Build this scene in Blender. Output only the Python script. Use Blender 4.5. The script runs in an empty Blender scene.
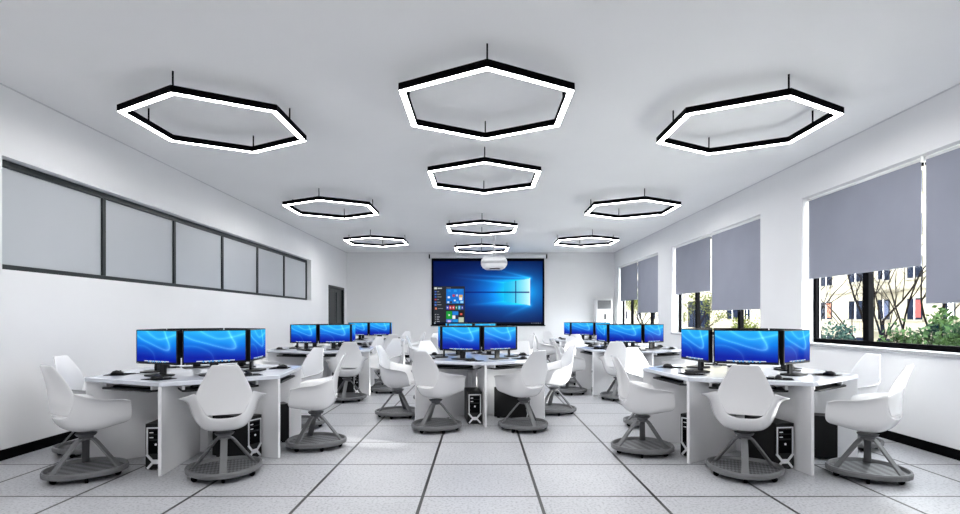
import bpy, bmesh, math, random
import numpy as np
from mathutils import Vector, Matrix
random.seed(7)
sc = bpy.context.scene
COL = sc.collection
PI = math.pi
def R(d): return math.radians(d)

# ------------------------------------------------------------------ camera
cam_d = bpy.data.cameras.new('camera'); cam = bpy.data.objects.new('camera', cam_d); COL.objects.link(cam)
cam.location = (0, 0, 1.25); cam.rotation_euler = (R(90), 0, 0)
cam_d.sensor_width = 36; cam_d.lens = 36 * 541 / 960.0
cam_d.shift_y = (318 - 257) / 960.0
cam_d.shift_x = -0.5 / 960.0
cam_d.clip_start = 0.05; cam_d.clip_end = 300
sc.camera = cam
# ------------------------------------------------------------------ world, sun, exposure
SKY = 8.5
SUN = 5.5
LAMP = 25.5
w = bpy.data.worlds.new('world'); sc.world = w; w.use_nodes = True
bg = w.node_tree.nodes['Background']; bg.inputs[0].default_value = (0.95, 0.97, 1.0, 1); bg.inputs[1].default_value = SKY
sd = bpy.data.lights.new('sun', 'SUN'); sd.energy = SUN; sd.angle = R(1.0); sd.color = (1, 0.97, 0.92)
so = bpy.data.objects.new('sun', sd); COL.objects.link(so)
so.rotation_euler = Vector((-1, 0.33, -0.24)).to_track_quat('-Z', 'Y').to_euler()
so.location = (12, 0, 8)
vs = sc.view_settings
vs.view_transform = 'Standard'; vs.look = 'None'; vs.gamma = 1; vs.use_curve_mapping = False
vs.exposure = 0.88

# ------------------------------------------------------------------ helpers
def lin(c):
    return tuple(((x / 12.92) if x <= 0.04045 else ((x + 0.055) / 1.055) ** 2.4) for x in c)
def rgb(r, g, b): return lin((r / 255, g / 255, b / 255))

def mat(name, col, rough=0.5, metal=0.0, spec=0.5, var=0.0, vscale=8.0, bump=0.0, bscale=60.0, coat=0.0):
    m = bpy.data.materials.new(name); m.use_nodes = True
    nt = m.node_tree; p = nt.nodes['Principled BSDF']
    p.inputs['Base Color'].default_value = (*col, 1); p.inputs['Roughness'].default_value = rough
    p.inputs['Metallic'].default_value = metal; p.inputs['Specular IOR Level'].default_value = spec
    p.inputs['Coat Weight'].default_value = coat; p.inputs['Coat Roughness'].default_value = 0.08
    if var or bump:
        tc = nt.nodes.new('ShaderNodeTexCoord')
    if var:
        n = nt.nodes.new('ShaderNodeTexNoise'); n.inputs['Scale'].default_value = vscale; n.inputs['Detail'].default_value = 4
        r = nt.nodes.new('ShaderNodeValToRGB')
        r.color_ramp.elements[0].color = (*[c * (1 - var) for c in col], 1)
        r.color_ramp.elements[1].color = (*[min(1, c * (1 + var)) for c in col], 1)
        r.color_ramp.elements[0].position = 0.35; r.color_ramp.elements[1].position = 0.65
        nt.links.new(tc.outputs['Object'], n.inputs['Vector']); nt.links.new(n.outputs['Fac'], r.inputs['Fac'])
        nt.links.new(r.outputs['Color'], p.inputs['Base Color'])
    if bump:
        n2 = nt.nodes.new('ShaderNodeTexNoise'); n2.inputs['Scale'].default_value = bscale
        b = nt.nodes.new('ShaderNodeBump'); b.inputs['Strength'].default_value = bump; b.inputs['Distance'].default_value = 0.002
        nt.links.new(tc.outputs['Object'], n2.inputs['Vector']); nt.links.new(n2.outputs['Fac'], b.inputs['Height'])
        nt.links.new(b.outputs['Normal'], p.inputs['Normal'])
    return m

def emis(name, col, strength):
    m = bpy.data.materials.new(name); m.use_nodes = True
    nt = m.node_tree; nt.nodes.remove(nt.nodes['Principled BSDF'])
    e = nt.nodes.new('ShaderNodeEmission'); e.inputs[0].default_value = (*col, 1); e.inputs[1].default_value = strength
    nt.links.new(e.outputs[0], nt.nodes['Material Output'].inputs[0])
    return m

def attr_screen(name, strength, rough=0.25):
    m = bpy.data.materials.new(name); m.use_nodes = True
    nt = m.node_tree; p = nt.nodes['Principled BSDF']
    a = nt.nodes.new('ShaderNodeAttribute'); a.attribute_name = 'picture'
    p.inputs['Base Color'].default_value = (0.01, 0.01, 0.012, 1); p.inputs['Roughness'].default_value = rough; p.inputs['Specular IOR Level'].default_value = 0.0
    nt.links.new(a.outputs['Color'], p.inputs['Emission Color']); p.inputs['Emission Strength'].default_value = strength
    return m

M = {}
M['wall'] = mat('painted_wall', rgb(240, 240, 241), 0.75, var=0.012, vscale=1.2, bump=0.05, bscale=120)
M['ceiling'] = mat('ceiling_paint', rgb(246, 246, 246), 0.85, var=0.012, vscale=0.8)
M['laminate'] = mat('white_laminate', rgb(240, 240, 242), 0.22, var=0.01, vscale=6)
M['top'] = mat('desk_top_laminate', rgb(212, 216, 224), 0.14, var=0.015, vscale=5)
M['shell'] = mat('glossy_white_plastic', rgb(238, 238, 239), 0.2, coat=0.4)
M['grey'] = mat('grey_plastic', rgb(112, 113, 115), 0.45, var=0.03, vscale=20)
M['darkgrey'] = mat('dark_grey_plastic', rgb(84, 85, 88), 0.5, var=0.05, vscale=30)
M['black'] = mat('black_plastic', rgb(10, 10, 12), 0.42, spec=0.3, var=0.1, vscale=30)
M['matblack'] = mat('matte_black', rgb(10, 10, 12), 0.7, spec=0.02, var=0.1, vscale=30)
M['darkmetal'] = mat('dark_green_black_metal', rgb(15, 25, 26), 0.4, metal=0.1, var=0.08, vscale=4)
M['silver'] = mat('silver_plastic', rgb(228, 229, 232), 0.3, metal=0.2, var=0.03, vscale=20)
M['blind'] = mat('grey_blind_fabric', rgb(150, 153, 166), 0.9, var=0.02, vscale=3, bump=0.2, bscale=400)
M['white'] = mat('white_plastic', rgb(235, 235, 236), 0.4, var=0.01)
M['stone'] = mat('sill_stone', rgb(176, 176, 179), 0.5, var=0.12, vscale=60)
M['frost'] = mat('frosted_grey_glass', rgb(186, 190, 195), 0.35, var=0.01, vscale=1.5)
M['facade'] = mat('cream_render', rgb(116, 110, 95), 0.9, var=0.05, vscale=1.5)
M['facade_trim'] = mat('stone_trim', rgb(98, 93, 81), 0.9, var=0.06, vscale=3)
M['winglass'] = mat('dark_window_glass', rgb(20, 24, 34), 0.95, spec=0.0, var=0.35, vscale=1.2)
M['bark'] = mat('dark_bark', rgb(16, 13, 12), 0.95, spec=0.0, var=0.3, vscale=12)
M['leaf'] = mat('leaf_green', rgb(36, 54, 26), 0.8, spec=0.1, var=0.45, vscale=2.5)
M['leaf2'] = mat('leaf_blue_green', rgb(32, 50, 42), 0.8, spec=0.1, var=0.45, vscale=2.5)
M['leaf3'] = mat('leaf_yellow_green', rgb(64, 68, 28), 0.8, spec=0.1, var=0.35, vscale=3)
M['ground'] = mat('pale_paving', rgb(190, 188, 180), 0.95, var=0.15, vscale=0.8)
M['led'] = emis('led_diffuser', (1, 0.995, 0.985), LAMP)
M['red'] = mat('red_curtain', rgb(96, 22, 16), 0.8, var=0.2, vscale=6)
M['orange'] = mat('orange_curtain', rgb(120, 68, 44), 0.8, var=0.2, vscale=6)
M['bluecloth'] = mat('blue_curtain', rgb(38, 48, 74), 0.8, var=0.2, vscale=6)
M['screen'] = attr_screen('lit_monitor_screen', 0.55, 0.35)
M['projection'] = attr_screen('projected_picture', 0.55, 0.8)
g = bpy.data.materials.new('clear_glass'); g.use_nodes = True
nt = g.node_tree; nt.nodes.remove(nt.nodes['Principled BSDF'])
tr = nt.nodes.new('ShaderNodeBsdfTransparent'); tr.inputs[0].default_value = (0.96, 0.98, 0.98, 1)
gl = nt.nodes.new('ShaderNodeBsdfGlossy'); gl.inputs['Roughness'].default_value = 0.02
mx = nt.nodes.new('ShaderNodeMixShader'); mx.inputs[0].default_value = 0.02
nt.links.new(tr.outputs[0], mx.inputs[1]); nt.links.new(gl.outputs[0], mx.inputs[2]); nt.links.new(mx.outputs[0], nt.nodes['Material Output'].inputs[0])
M['glass'] = g

def floor_material():
    m = bpy.data.materials.new('speckled_floor_tile'); m.use_nodes = True
    nt = m.node_tree; p = nt.nodes['Principled BSDF']; L = nt.links.new
    tc = nt.nodes.new('ShaderNodeTexCoord'); sep = nt.nodes.new('ShaderNodeSeparateXYZ'); L(tc.outputs['Object'], sep.inputs[0])
    def node(t, **k):
        n = nt.nodes.new(t)
        for a, b in k.items(): setattr(n, a, b)
        return n
    def math_(op, a, b):
        n = node('ShaderNodeMath', operation=op)
        for i, v in enumerate((a, b)):
            if isinstance(v, (int, float)): n.inputs[i].default_value = v
            elif v is not None: L(v, n.inputs[i])
        return n.outputs[0]
    def line(out, off, pitch, half):
        a = math_('SUBTRACT', out, off - 50 * pitch); a = math_('MODULO', a, pitch)
        b = math_('SUBTRACT', pitch, a); d = math_('MINIMUM', a, b)
        return math_('LESS_THAN', d, half)
    lx = line(sep.outputs[0], 0.407, 0.812, 0.011); ly = line(sep.outputs[1], 3.79, 0.826, 0.0085)
    mask = math_('MAXIMUM', lx, ly)
    n1 = node('ShaderNodeTexNoise'); n1.inputs['Scale'].default_value = 55; n1.inputs['Detail'].default_value = 3; L(tc.outputs['Object'], n1.inputs['Vector'])
    r1 = node('ShaderNodeValToRGB'); L(n1.outputs['Fac'], r1.inputs['Fac'])
    r1.color_ramp.elements[0].position = 0.34; r1.color_ramp.elements[0].color = (*rgb(160, 161, 166), 1)
    r1.color_ramp.elements[1].position = 0.5; r1.color_ramp.elements[1].color = (*rgb(196, 197, 201), 1)
    n2 = node('ShaderNodeTexNoise'); n2.inputs['Scale'].default_value = 1.3; L(tc.outputs['Object'], n2.inputs['Vector'])
    r2 = node('ShaderNodeValToRGB'); L(n2.outputs['Fac'], r2.inputs['Fac'])
    r2.color_ramp.elements[0].position = 0.3; r2.color_ramp.elements[0].color = (0.9, 0.9, 0.91, 1)
    r2.color_ramp.elements[1].position = 0.7; r2.color_ramp.elements[1].color = (1, 1, 1, 1)
    mm = node('ShaderNodeMix', data_type='RGBA', blend_type='MULTIPLY'); mm.inputs[0].default_value = 1
    L(r1.outputs[0], mm.inputs[6]); L(r2.outputs[0], mm.inputs[7])
    mg = node('ShaderNodeMix', data_type='RGBA'); L(mask, mg.inputs[0]); L(mm.outputs[2], mg.inputs[6]); mg.inputs[7].default_value = (*rgb(18, 18, 20), 1)
    L(mg.outputs[2], p.inputs['Base Color'])
    p.inputs['Roughness'].default_value = 0.34; p.inputs['Specular IOR Level'].default_value = 0.45
    return m
M['floor'] = floor_material()

def tread_material():
    m = mat('ribbed_grey_tread', rgb(96, 97, 100), 0.55)
    nt = m.node_tree; p = nt.nodes['Principled BSDF']; L = nt.links.new
    tc = nt.nodes.new('ShaderNodeTexCoord')
    wv = nt.nodes.new('ShaderNodeTexChecker'); wv.inputs['Scale'].default_value = 50
    wv.inputs['Color1'].default_value = (*rgb(116, 117, 120), 1); wv.inputs['Color2'].default_value = (*rgb(72, 73, 76), 1)
    mp = nt.nodes.new('ShaderNodeMapping'); mp.inputs['Rotation'].default_value = (0, 0, R(45)); mp.inputs['Scale'].default_value = (1, 0.35, 1)
    L(tc.outputs['Object'], mp.inputs[0]); L(mp.outputs[0], wv.inputs['Vector']); L(wv.outputs['Color'], p.inputs['Base Color'])
    return m
M['tread'] = tread_material()

def obj(name, bm, m, parent=None, bevel=0.0, smooth=False, subsurf=0, solid=0.0, loc=None, rot=None, segs=2):
    me = bpy.data.meshes.new(name)
    if isinstance(bm, tuple):
        me.from_pydata([tuple(v) for v in bm[0]], [], bm[1]); me.update()
    else:
        bmesh.ops.recalc_face_normals(bm, faces=bm.faces); bm.to_mesh(me); bm.free()
    mats = m if isinstance(m, (list, tuple)) else [m]
    for x in mats: me.materials.append(x)
    if smooth:
        me.polygons.foreach_set('use_smooth', [True] * len(me.polygons))
    o = bpy.data.objects.new(name, me); COL.objects.link(o)
    if parent: o.parent = parent
    if loc: o.location = loc
    if rot: o.rotation_euler = rot
    if solid:
        s = o.modifiers.new('thickness', 'SOLIDIFY'); s.thickness = solid; s.offset = 0
    if subsurf:
        s = o.modifiers.new('smooth', 'SUBSURF'); s.levels = subsurf; s.render_levels = subsurf
    if bevel:
        b = o.modifiers.new('bevel', 'BEVEL'); b.width = bevel; b.segments = segs; b.limit_method = 'ANGLE'; b.angle_limit = R(40)
    return o

def tag(o, label, cat, group=None, kind=None):
    if label: o['label'] = label
    if cat: o['category'] = cat
    if group: o['group'] = group
    if kind: o['kind'] = kind
    return o
def thing(name, label, cat, loc=(0, 0, 0), rz=0.0, group=None):
    o = bpy.data.objects.new(name, None); COL.objects.link(o); o.empty_display_size = 0.1
    o.location = loc; o.rotation_euler = (0, 0, rz)
    return tag(o, label, cat, group)
def struct(o): o['kind'] = 'structure'; return o
def copy_tree(o, parent=None):
    c = o.copy(); COL.objects.link(c)
    if parent: c.parent = parent
    for ch in CH[o.name]: CH.setdefault(c.name, []).append(copy_tree(ch, c))
    CH.setdefault(c.name, [])
    return c
CH = {}
def register(o):
    CH[o.name] = [x for x in bpy.data.objects if x.parent == o]
    for x in CH[o.name]: register(x)

def box(bm, x0, x1, y0, y1, z0, z1, mtx=None):
    vs_ = [bm.verts.new((x, y, z)) for x in (x0, x1) for y in (y0, y1) for z in (z0, z1)]
    for f in ((0, 1, 3, 2), (4, 6, 7, 5), (0, 4, 5, 1), (2, 3, 7, 6), (0, 2, 6, 4), (1, 5, 7, 3)):
        bm.faces.new([vs_[i] for i in f])
    if mtx is not None:
        for v in vs_: v.co = mtx @ v.co
    return bm
def nbox(*a): return box(bmesh.new(), *a)
def prism(bm, pts, z0, z1, mtx=None):
    a = [bm.verts.new((x, y, z0)) for x, y in pts]; b = [bm.verts.new((x, y, z1)) for x, y in pts]
    n = len(pts)
    bm.faces.new(a[::-1]); bm.faces.new(b)
    for i in range(n): bm.faces.new((a[i], a[(i + 1) % n], b[(i + 1) % n], b[i]))
    if mtx is not None:
        for v in a + b: v.co = mtx @ v.co
    return bm
def circ(r, n=24, cx=0, cy=0): return [(cx + r * math.cos(2 * PI * i / n), cy + r * math.sin(2 * PI * i / n)) for i in range(n)]
def tube(bm, pts, radii, n=8, cap=True):
    rings = []
    pts = [Vector(p) for p in pts]
    if isinstance(radii, (int, float)): radii = [radii] * len(pts)
    up = Vector((0, 0, 1))
    for i, p in enumerate(pts):
        t = (pts[min(i + 1, len(pts) - 1)] - pts[max(i - 1, 0)]).normalized()
        a = t.cross(up)
        if a.length < 0.05: a = t.cross(Vector((1, 0, 0)))
        a.normalize(); b = t.cross(a).normalized()
        rings.append([bm.verts.new(p + (a * math.cos(2 * PI * k / n) + b * math.sin(2 * PI * k / n)) * radii[i]) for k in range(n)])
    for i in range(len(rings) - 1):
        for k in range(n):
            bm.faces.new((rings[i][k], rings[i][(k + 1) % n], rings[i + 1][(k + 1) % n], rings[i + 1][k]))
    if cap: bm.faces.new(rings[0][::-1]); bm.faces.new(rings[-1])
    return bm
def ribbon(bm, pts, wvec, w, t):
    """rectangular bar swept along pts; wvec = width direction"""
    wv = Vector(wvec).normalized(); pts = [Vector(p) for p in pts]; rings = []
    for i, p in enumerate(pts):
        d = (pts[min(i + 1, len(pts) - 1)] - pts[max(i - 1, 0)]).normalized()
        nn = d.cross(wv).normalized()
        ww = w[i] if isinstance(w, (list, tuple)) else w
        rings.append([bm.verts.new(p + wv * a * ww / 2 + nn * b * t / 2) for a, b in ((-1, -1), (1, -1), (1, 1), (-1, 1))])
    for i in range(len(rings) - 1):
        for k in range(4):
            bm.faces.new((rings[i][k], rings[i][(k + 1) % 4], rings[i + 1][(k + 1) % 4], rings[i + 1][k]))
    bm.faces.new(rings[0][::-1]); bm.faces.new(rings[-1])
    return bm
def lathe(bm, prof, n=24, mtx=None):
    rings = [[bm.verts.new((r * math.cos(2 * PI * k / n), r * math.sin(2 * PI * k / n), z)) for k in range(n)] for r, z in prof]
    for i in range(len(rings) - 1):
        for k in range(n):
            bm.faces.new((rings[i][k], rings[i][(k + 1) % n], rings[i + 1][(k + 1) % n], rings[i + 1][k]))
    bm.faces.new(rings[0][::-1]); bm.faces.new(rings[-1])
    if mtx is not None:
        for rg in rings:
            for v in rg: v.co = mtx @ v.co
    return bm

# ------------------------------------------------------------------ room shell
XW = 4.2; YB = 17.0; YR = -1.6; H = 3.305; T = 0.24
struct(obj('floor', nbox(-XW - T, XW + T, YR - T, YB + T, -0.15, 0), M['floor']))
struct(obj('ceiling', nbox(-XW - T, XW + T, YR - T, YB + T, H, H + 0.2), M['ceiling']))
struct(obj('wall_back', nbox(-XW - T, XW + T, YB, YB + T, 0, H), M['wall']))
struct(obj('wall_front', nbox(-XW - T, XW + T, YR - T, YR, 0, H), M['wall']))
def wall_holes(x0, x1, holes):
    """holes = (y0,y1,z0,z1) sorted along y"""
    bm = bmesh.new(); y = YR
    for (a, b, z0, z1) in holes:
        box(bm, x0, x1, y, a, 0, H)
        if z0 > 0: box(bm, x0, x1, a, b, 0, z0)
        box(bm, x0, x1, a, b, z1, H); y = b
    box(bm, x0, x1, y, YB, 0, H)
    bmesh.ops.remove_doubles(bm, verts=bm.verts, dist=1e-5)
    return bm
WINS = [(3.38, 7.07), (8.12, 11.87), (12.8, 16.55)]
ZS, ZT = 0.93, 2.81
struct(obj('wall_right', wall_holes(XW, XW + T, [(a, b, ZS, ZT) for a, b in WINS]), M['wall']))
LW = (4.75, 13.42, 1.68, 2.68); LD = (14.95, 16.62, 0, 2.17)
struct(obj('wall_left', wall_holes(-XW - T, -XW, [LW, LD]), M['wall']))
BB = 0.093
def baseboard(name, a): return struct(obj(name, nbox(*a, 0, BB), M['matblack'], bevel=0.003))
bm = nbox(-XW, -XW + 0.012, YR, LD[0] - 0.06, 0, BB); box(bm, -XW, -XW + 0.012, LD[1] + 0.06, YB, 0, BB)
struct(obj('baseboard_left', bm, M['matblack']))
baseboard('baseboard_right', (XW - 0.012, XW, YR, YB))
baseboard('baseboard_back', (-XW + 0.012, XW - 0.012, YB - 0.012, YB))
baseboard('baseboard_front', (-XW + 0.012, XW - 0.012, YR, YR + 0.012))
# crease shade drawn as thin grey strips where walls meet the ceiling
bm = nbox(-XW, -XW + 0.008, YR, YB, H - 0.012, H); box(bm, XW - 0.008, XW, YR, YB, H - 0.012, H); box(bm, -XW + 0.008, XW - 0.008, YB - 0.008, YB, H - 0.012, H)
struct(obj('crease_shade_1', bm, mat('crease_shade_grey', rgb(215, 215, 218), 0.7, var=0.02)))

# left corridor window
w4 = struct(thing('window_4', None, None, (-XW - 0.1, 0, 0)))
y0, y1, z0, z1 = LW
F = 0.055
bm = bmesh.new()
fx0, fx1 = -0.05, 0.0
box(bm, fx0, fx1, y0, y1, z1 - F - 0.01, z1); box(bm, fx0, fx1, y0, y1, z0, z0 + F)
box(bm, fx0, fx1, y0, y0 + F, z0 + F, z1 - F - 0.01); box(bm, fx0, fx1, y1 - F, y1, z0 + F, z1 - F - 0.01)
obj('window_frame', bm, M['darkmetal'], w4, bevel=0.004)
my = [6.19, 7.62, 9.04, 10.46, 11.88]
for y in my: obj('mullion', nbox(fx0, fx1 - 0.002, y - F / 2, y + F / 2, z0 + F, z1 - F - 0.01), M['darkmetal'], w4, bevel=0.004)
eds = [y0 + F] + my + [y1 - F]
for i in range(6):
    a = eds[i] + (F / 2 if i else 0); b = eds[i + 1] - (F / 2 if i < 5 else 0)
    obj('pane', nbox(-0.035, -0.025, a, b, z0 + F, z1 - F - 0.01), M['frost'], w4)
# left door
d1 = struct(thing('door_1', None, None, (-XW, LD[0], 0)))
dw = LD[1] - LD[0]
bm = nbox(-0.1, 0.015, 0, 0.07, 0, LD[3]); box(bm, -0.1, 0.015, dw - 0.07, dw, 0, LD[3]); box(bm, -0.1, 0.015, 0.07, dw - 0.07, LD[3] - 0.07, LD[3])
obj('door_frame', bm, M['darkmetal'], d1, bevel=0.004)
for s in (0, 1):
    a = 0.07 + s * (dw - 0.14) / 2; b = a + (dw - 0.14) / 2 - 0.004
    bm = nbox(-0.09, -0.05, a, b, 0.005, LD[3] - 0.072)
    for (za, zb) in ((0.18, 0.95), (1.1, 2.0)):
        box(bm, -0.05, -0.035, a + 0.13, b - 0.13, za, zb)
    lf = obj('door_leaf', bm, M['darkmetal'], d1, bevel=0.004)
    hy = b - 0.06 if s == 0 else a + 0.06
    bm = tube(bmesh.new(), [(-0.05, hy, 1.0), (-0.01, hy, 1.0), (-0.01, hy + (0.1 if s else -0.1), 1.0)], 0.009)
    obj('door_handle', bm, M['silver'], lf)

# right windows
def window_right(k, a, b):
    wn = struct(thing('window_%d' % k, None, None, (XW, 0, 0)))
    x0, x1 = 0.15, 0.205
    f = 0.05
    bm = bmesh.new()
    box(bm, x0, x1, a, b, ZS, ZS + 0.06); box(bm, x0, x1, a, b, ZT - f, ZT)
    box(bm, x0, x1, a, a + f, ZS + 0.06, ZT - f); box(bm, x0, x1, b - f, b, ZS + 0.06, ZT - f)
    obj('window_frame', bm, M['matblack'], wn, bevel=0.004)
    ms = [a + 0.97, b - 0.97]
    for y in ms: obj('mullion', nbox(x0 - 0.01, x1, y - 0.045, y + 0.045, ZS + 0.06, ZT - f), M['matblack'], wn, bevel=0.004)
    ed = [(a + f, ms[0] - 0.045), (ms[0] + 0.045, ms[1] - 0.045), (ms[1] + 0.045, b - f)]
    for (p, q) in ed: obj('pane', nbox(0.175, 0.181, p, q, ZS + 0.06, ZT - f), M['glass'], wn)
    obj('window_sill', nbox(-0.03, 0.148, a - 0.03, b + 0.0, ZS - 0.035, ZS + 0.004), M['stone'], wn, bevel=0.004)
    return wn
for k, (a, b) in enumerate(WINS): window_right(k + 1, a, b)

def blind(y0, y1, zb, label):
    t = thing('roller_blind', label, 'blind', (XW + 0.07, (y0 + y1) / 2, ZT), 0, 'grey roller blinds in the right wall windows')
    h = (y1 - y0) / 2
    bm = bmesh.new(); n = 12
    ys = [-h + 2 * h * i / n for i in range(n + 1)]
    box(bm, -0.0012, 0.0012, -h, h, zb - ZT + 0.02, -0.04)
    obj('fabric', bm, M['blind'], t)
    obj('bottom_bar', nbox(-0.006, 0.006, -h, h, zb - ZT, zb - ZT + 0.022), M['blind'], t, bevel=0.003)
    mt = Matrix.Rotation(R(90), 4, 'X')
    bm = lathe(bmesh.new(), [(0.02, -h), (0.02, h)], 16, Matrix.Translation((0.012, 0, -0.028)) @ mt)
    obj('roller_tube', bm, M['white'], t, smooth=True)
    for s in (-1, 1):
        obj('bracket', nbox(-0.02, 0.04, s * (h + 0.012) - 0.005, s * (h + 0.012) + 0.005, -0.055, 0.0), M['white'], t, bevel=0.003)
    obj('pull_chain', tube(bmesh.new(), [(0.012, -h - 0.022, -0.03), (0.012, -h - 0.022, -0.95)], 0.0022, 5), M['white'], t)
BL = ['farther', 'middle', 'nearest']
for k, (a, b) in enumerate(WINS):
    nm = ['nearest', 'middle', 'farthest'][k]
    blind(b - 1.83, b - 0.035, 1.755, 'higher pulled grey roller blind in the far half of the %s window' % nm)
    blind(a + 0.045, b - 1.885, 1.385, 'lower hanging grey roller blind in the near half of the %s window' % nm)

# ------------------------------------------------------------------ ceiling lights
ZL0, ZL1 = 3.117, 3.176
def make_light():
    t = thing('hexagon_pendant_light', '', 'ceiling light', (0, 0, ZL0), 0, 'hexagonal ring lights on the ceiling')
    Ro, wd = 0.835, 0.068
    Ri = Ro - wd
    def ring(r): return [(r * math.cos(R(-90 + 60 * i)), r * math.sin(R(-90 + 60 * i))) for i in range(6)]
    def hexring(ro, ri, z0, z1):
        bm = bmesh.new(); A, B = ring(ro), ring(ri)
        v = [[bm.verts.new((*p, z)) for p in q] for q, z in ((A, z0), (A, z1), (B, z1), (B, z0))]
        for j in range(4):
            for i in range(6):
                bm.faces.new((v[j][i], v[j][(i + 1) % 6], v[(j + 1) % 4][(i + 1) % 6], v[(j + 1) % 4][i]))
        return bm
    obj('housing', hexring(Ro, Ri, 0.0, ZL1 - ZL0), M['matblack'], t)
    obj('diffuser', hexring(Ro - 0.007, Ri + 0.007, -0.0015, -0.0004), M['led'], t)
    for (x, y) in ((0, -(Ro - wd * .55)), (0, Ro - wd * .55), (-(Ro - wd * .55) * .866, 0), ((Ro - wd * .55) * .866, 0)):
        bm = tube(bmesh.new(), [(x, y, ZL1 - ZL0), (x, y, H - ZL0)], 0.0075, 6)
        obj('suspension_rod', bm, M['matblack'], t)
    return t
LIGHTS = [(0.05, 4.85, 'largest looking hexagonal ring light, in the middle of the ceiling'),
          (0.05, 7.3, 'hexagonal ring light in the middle row, just behind the largest one'),
          (0.03, 11.4, 'hexagonal ring light in the middle row, just in front of the projector pole'),
          (0.03, 14.75, 'hexagonal ring light farthest back in the middle row, behind the projector'),
          (-2.56, 5.3, 'nearest hexagonal ring light in the left row'),
          (-2.56, 9.37, 'second hexagonal ring light in the left row'),
          (-2.56, 13.37, 'farthest hexagonal ring light in the left row'),
          (2.6, 5.36, 'nearest hexagonal ring light in the right row by the windows'),
          (2.6, 9.37, 'second hexagonal ring light in the right row by the windows'),
          (2.6, 13.37, 'farthest hexagonal ring light in the right row by the windows'),
          (-2.56, 1.25, 'hexagonal ring light overhead at the front left, beside the viewer'),
          (2.6, 1.25, 'hexagonal ring light overhead at the front right, beside the viewer'),
          (0.05, 0.9, 'hexagonal ring light right over the viewer')]
lp = make_light(); register(lp)
for i, (x, y, lab) in enumerate(LIGHTS):
    o = lp if i == 0 else copy_tree(lp)
    o.location = (x, y, ZL0); o['label'] = lab

# ------------------------------------------------------------------ pictures on screens
def dist_poly(U, V, pts, asp):
    d = np.full(U.shape, 9.0)
    for (x0, y0), (x1, y1) in zip(pts[:-1], pts[1:]):
        dx, dy = (x1 - x0) * asp, y1 - y0
        px, py = (U - x0) * asp, V - y0
        t = np.clip((px * dx + py * dy) / (dx * dx + dy * dy + 1e-9), 0, 1)
        d = np.minimum(d, np.hypot(px - t * dx, py - t * dy))
    return d
def spline(pts, n=10):
    out = []
    P = [pts[0]] + list(pts) + [pts[-1]]
    for i in range(1, len(P) - 2):
        for k in range(n):
            t = k / n
            q = []
            for c in (0, 1):
                a, b, cc, d = P[i - 1][c], P[i][c], P[i + 1][c], P[i + 2][c]
                q.append(0.5 * (2 * b + (cc - a) * t + (2 * a - 5 * b + 4 * cc - d) * t * t + (3 * b - a - 3 * cc + d) * t ** 3))
            out.append(tuple(q))
    out.append(pts[-1]); return out
def lerp(a, b, t): return np.array(a)[None, None, :] * (1 - t[..., None]) + np.array(b)[None, None, :] * t[..., None]
def s2l(a): return np.where(a <= 0.04045, a / 12.92, ((np.clip(a, 0, 1) + 0.055) / 1.055) ** 2.4)
def picture_mesh(name, Wd, Ht, nx, ny, func, m, parent, loc, rot=None, label=None):
    """grid of nx*ny cells in the local x-z plane facing +y (u runs to the viewer's right)"""
    u = (np.arange(nx) + 0.5) / nx; v = (np.arange(ny) + 0.5) / ny
    U, V = np.meshgrid(u, v)
    C = s2l(np.clip(func(U, V), 0, 1))
    gx = np.linspace(Wd / 2, -Wd / 2, nx + 1); gz = np.linspace(0, Ht, ny + 1)
    X, Z = np.meshgrid(gx, gz)
    verts = np.stack([X.ravel(), np.zeros(X.size), Z.ravel()], 1)
    idx = np.arange((nx + 1) * (ny + 1)).reshape(ny + 1, nx + 1)
    faces = np.stack([idx[:-1, :-1], idx[1:, :-1], idx[1:, 1:], idx[:-1, 1:]], -1).reshape(-1, 4)
    faces = faces[:, ::-1]
    me = bpy.data.meshes.new(name); me.from_pydata(verts.tolist(), [], faces.tolist()); me.update()
    a = me.color_attributes.new('picture', 'FLOAT_COLOR', 'CORNER')
    col = np.ones((len(faces), 4, 4)); col[:, :, :3] = C.reshape(-1, 1, 3)
    a.data.foreach_set('color', col.ravel().astype(np.float32))
    me.materials.append(m)
    o = bpy.data.objects.new(name, me); COL.objects.link(o); o.parent = parent; o.location = loc
    if rot: o.rotation_euler = rot
    if label: o['label'] = label
    return o

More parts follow.
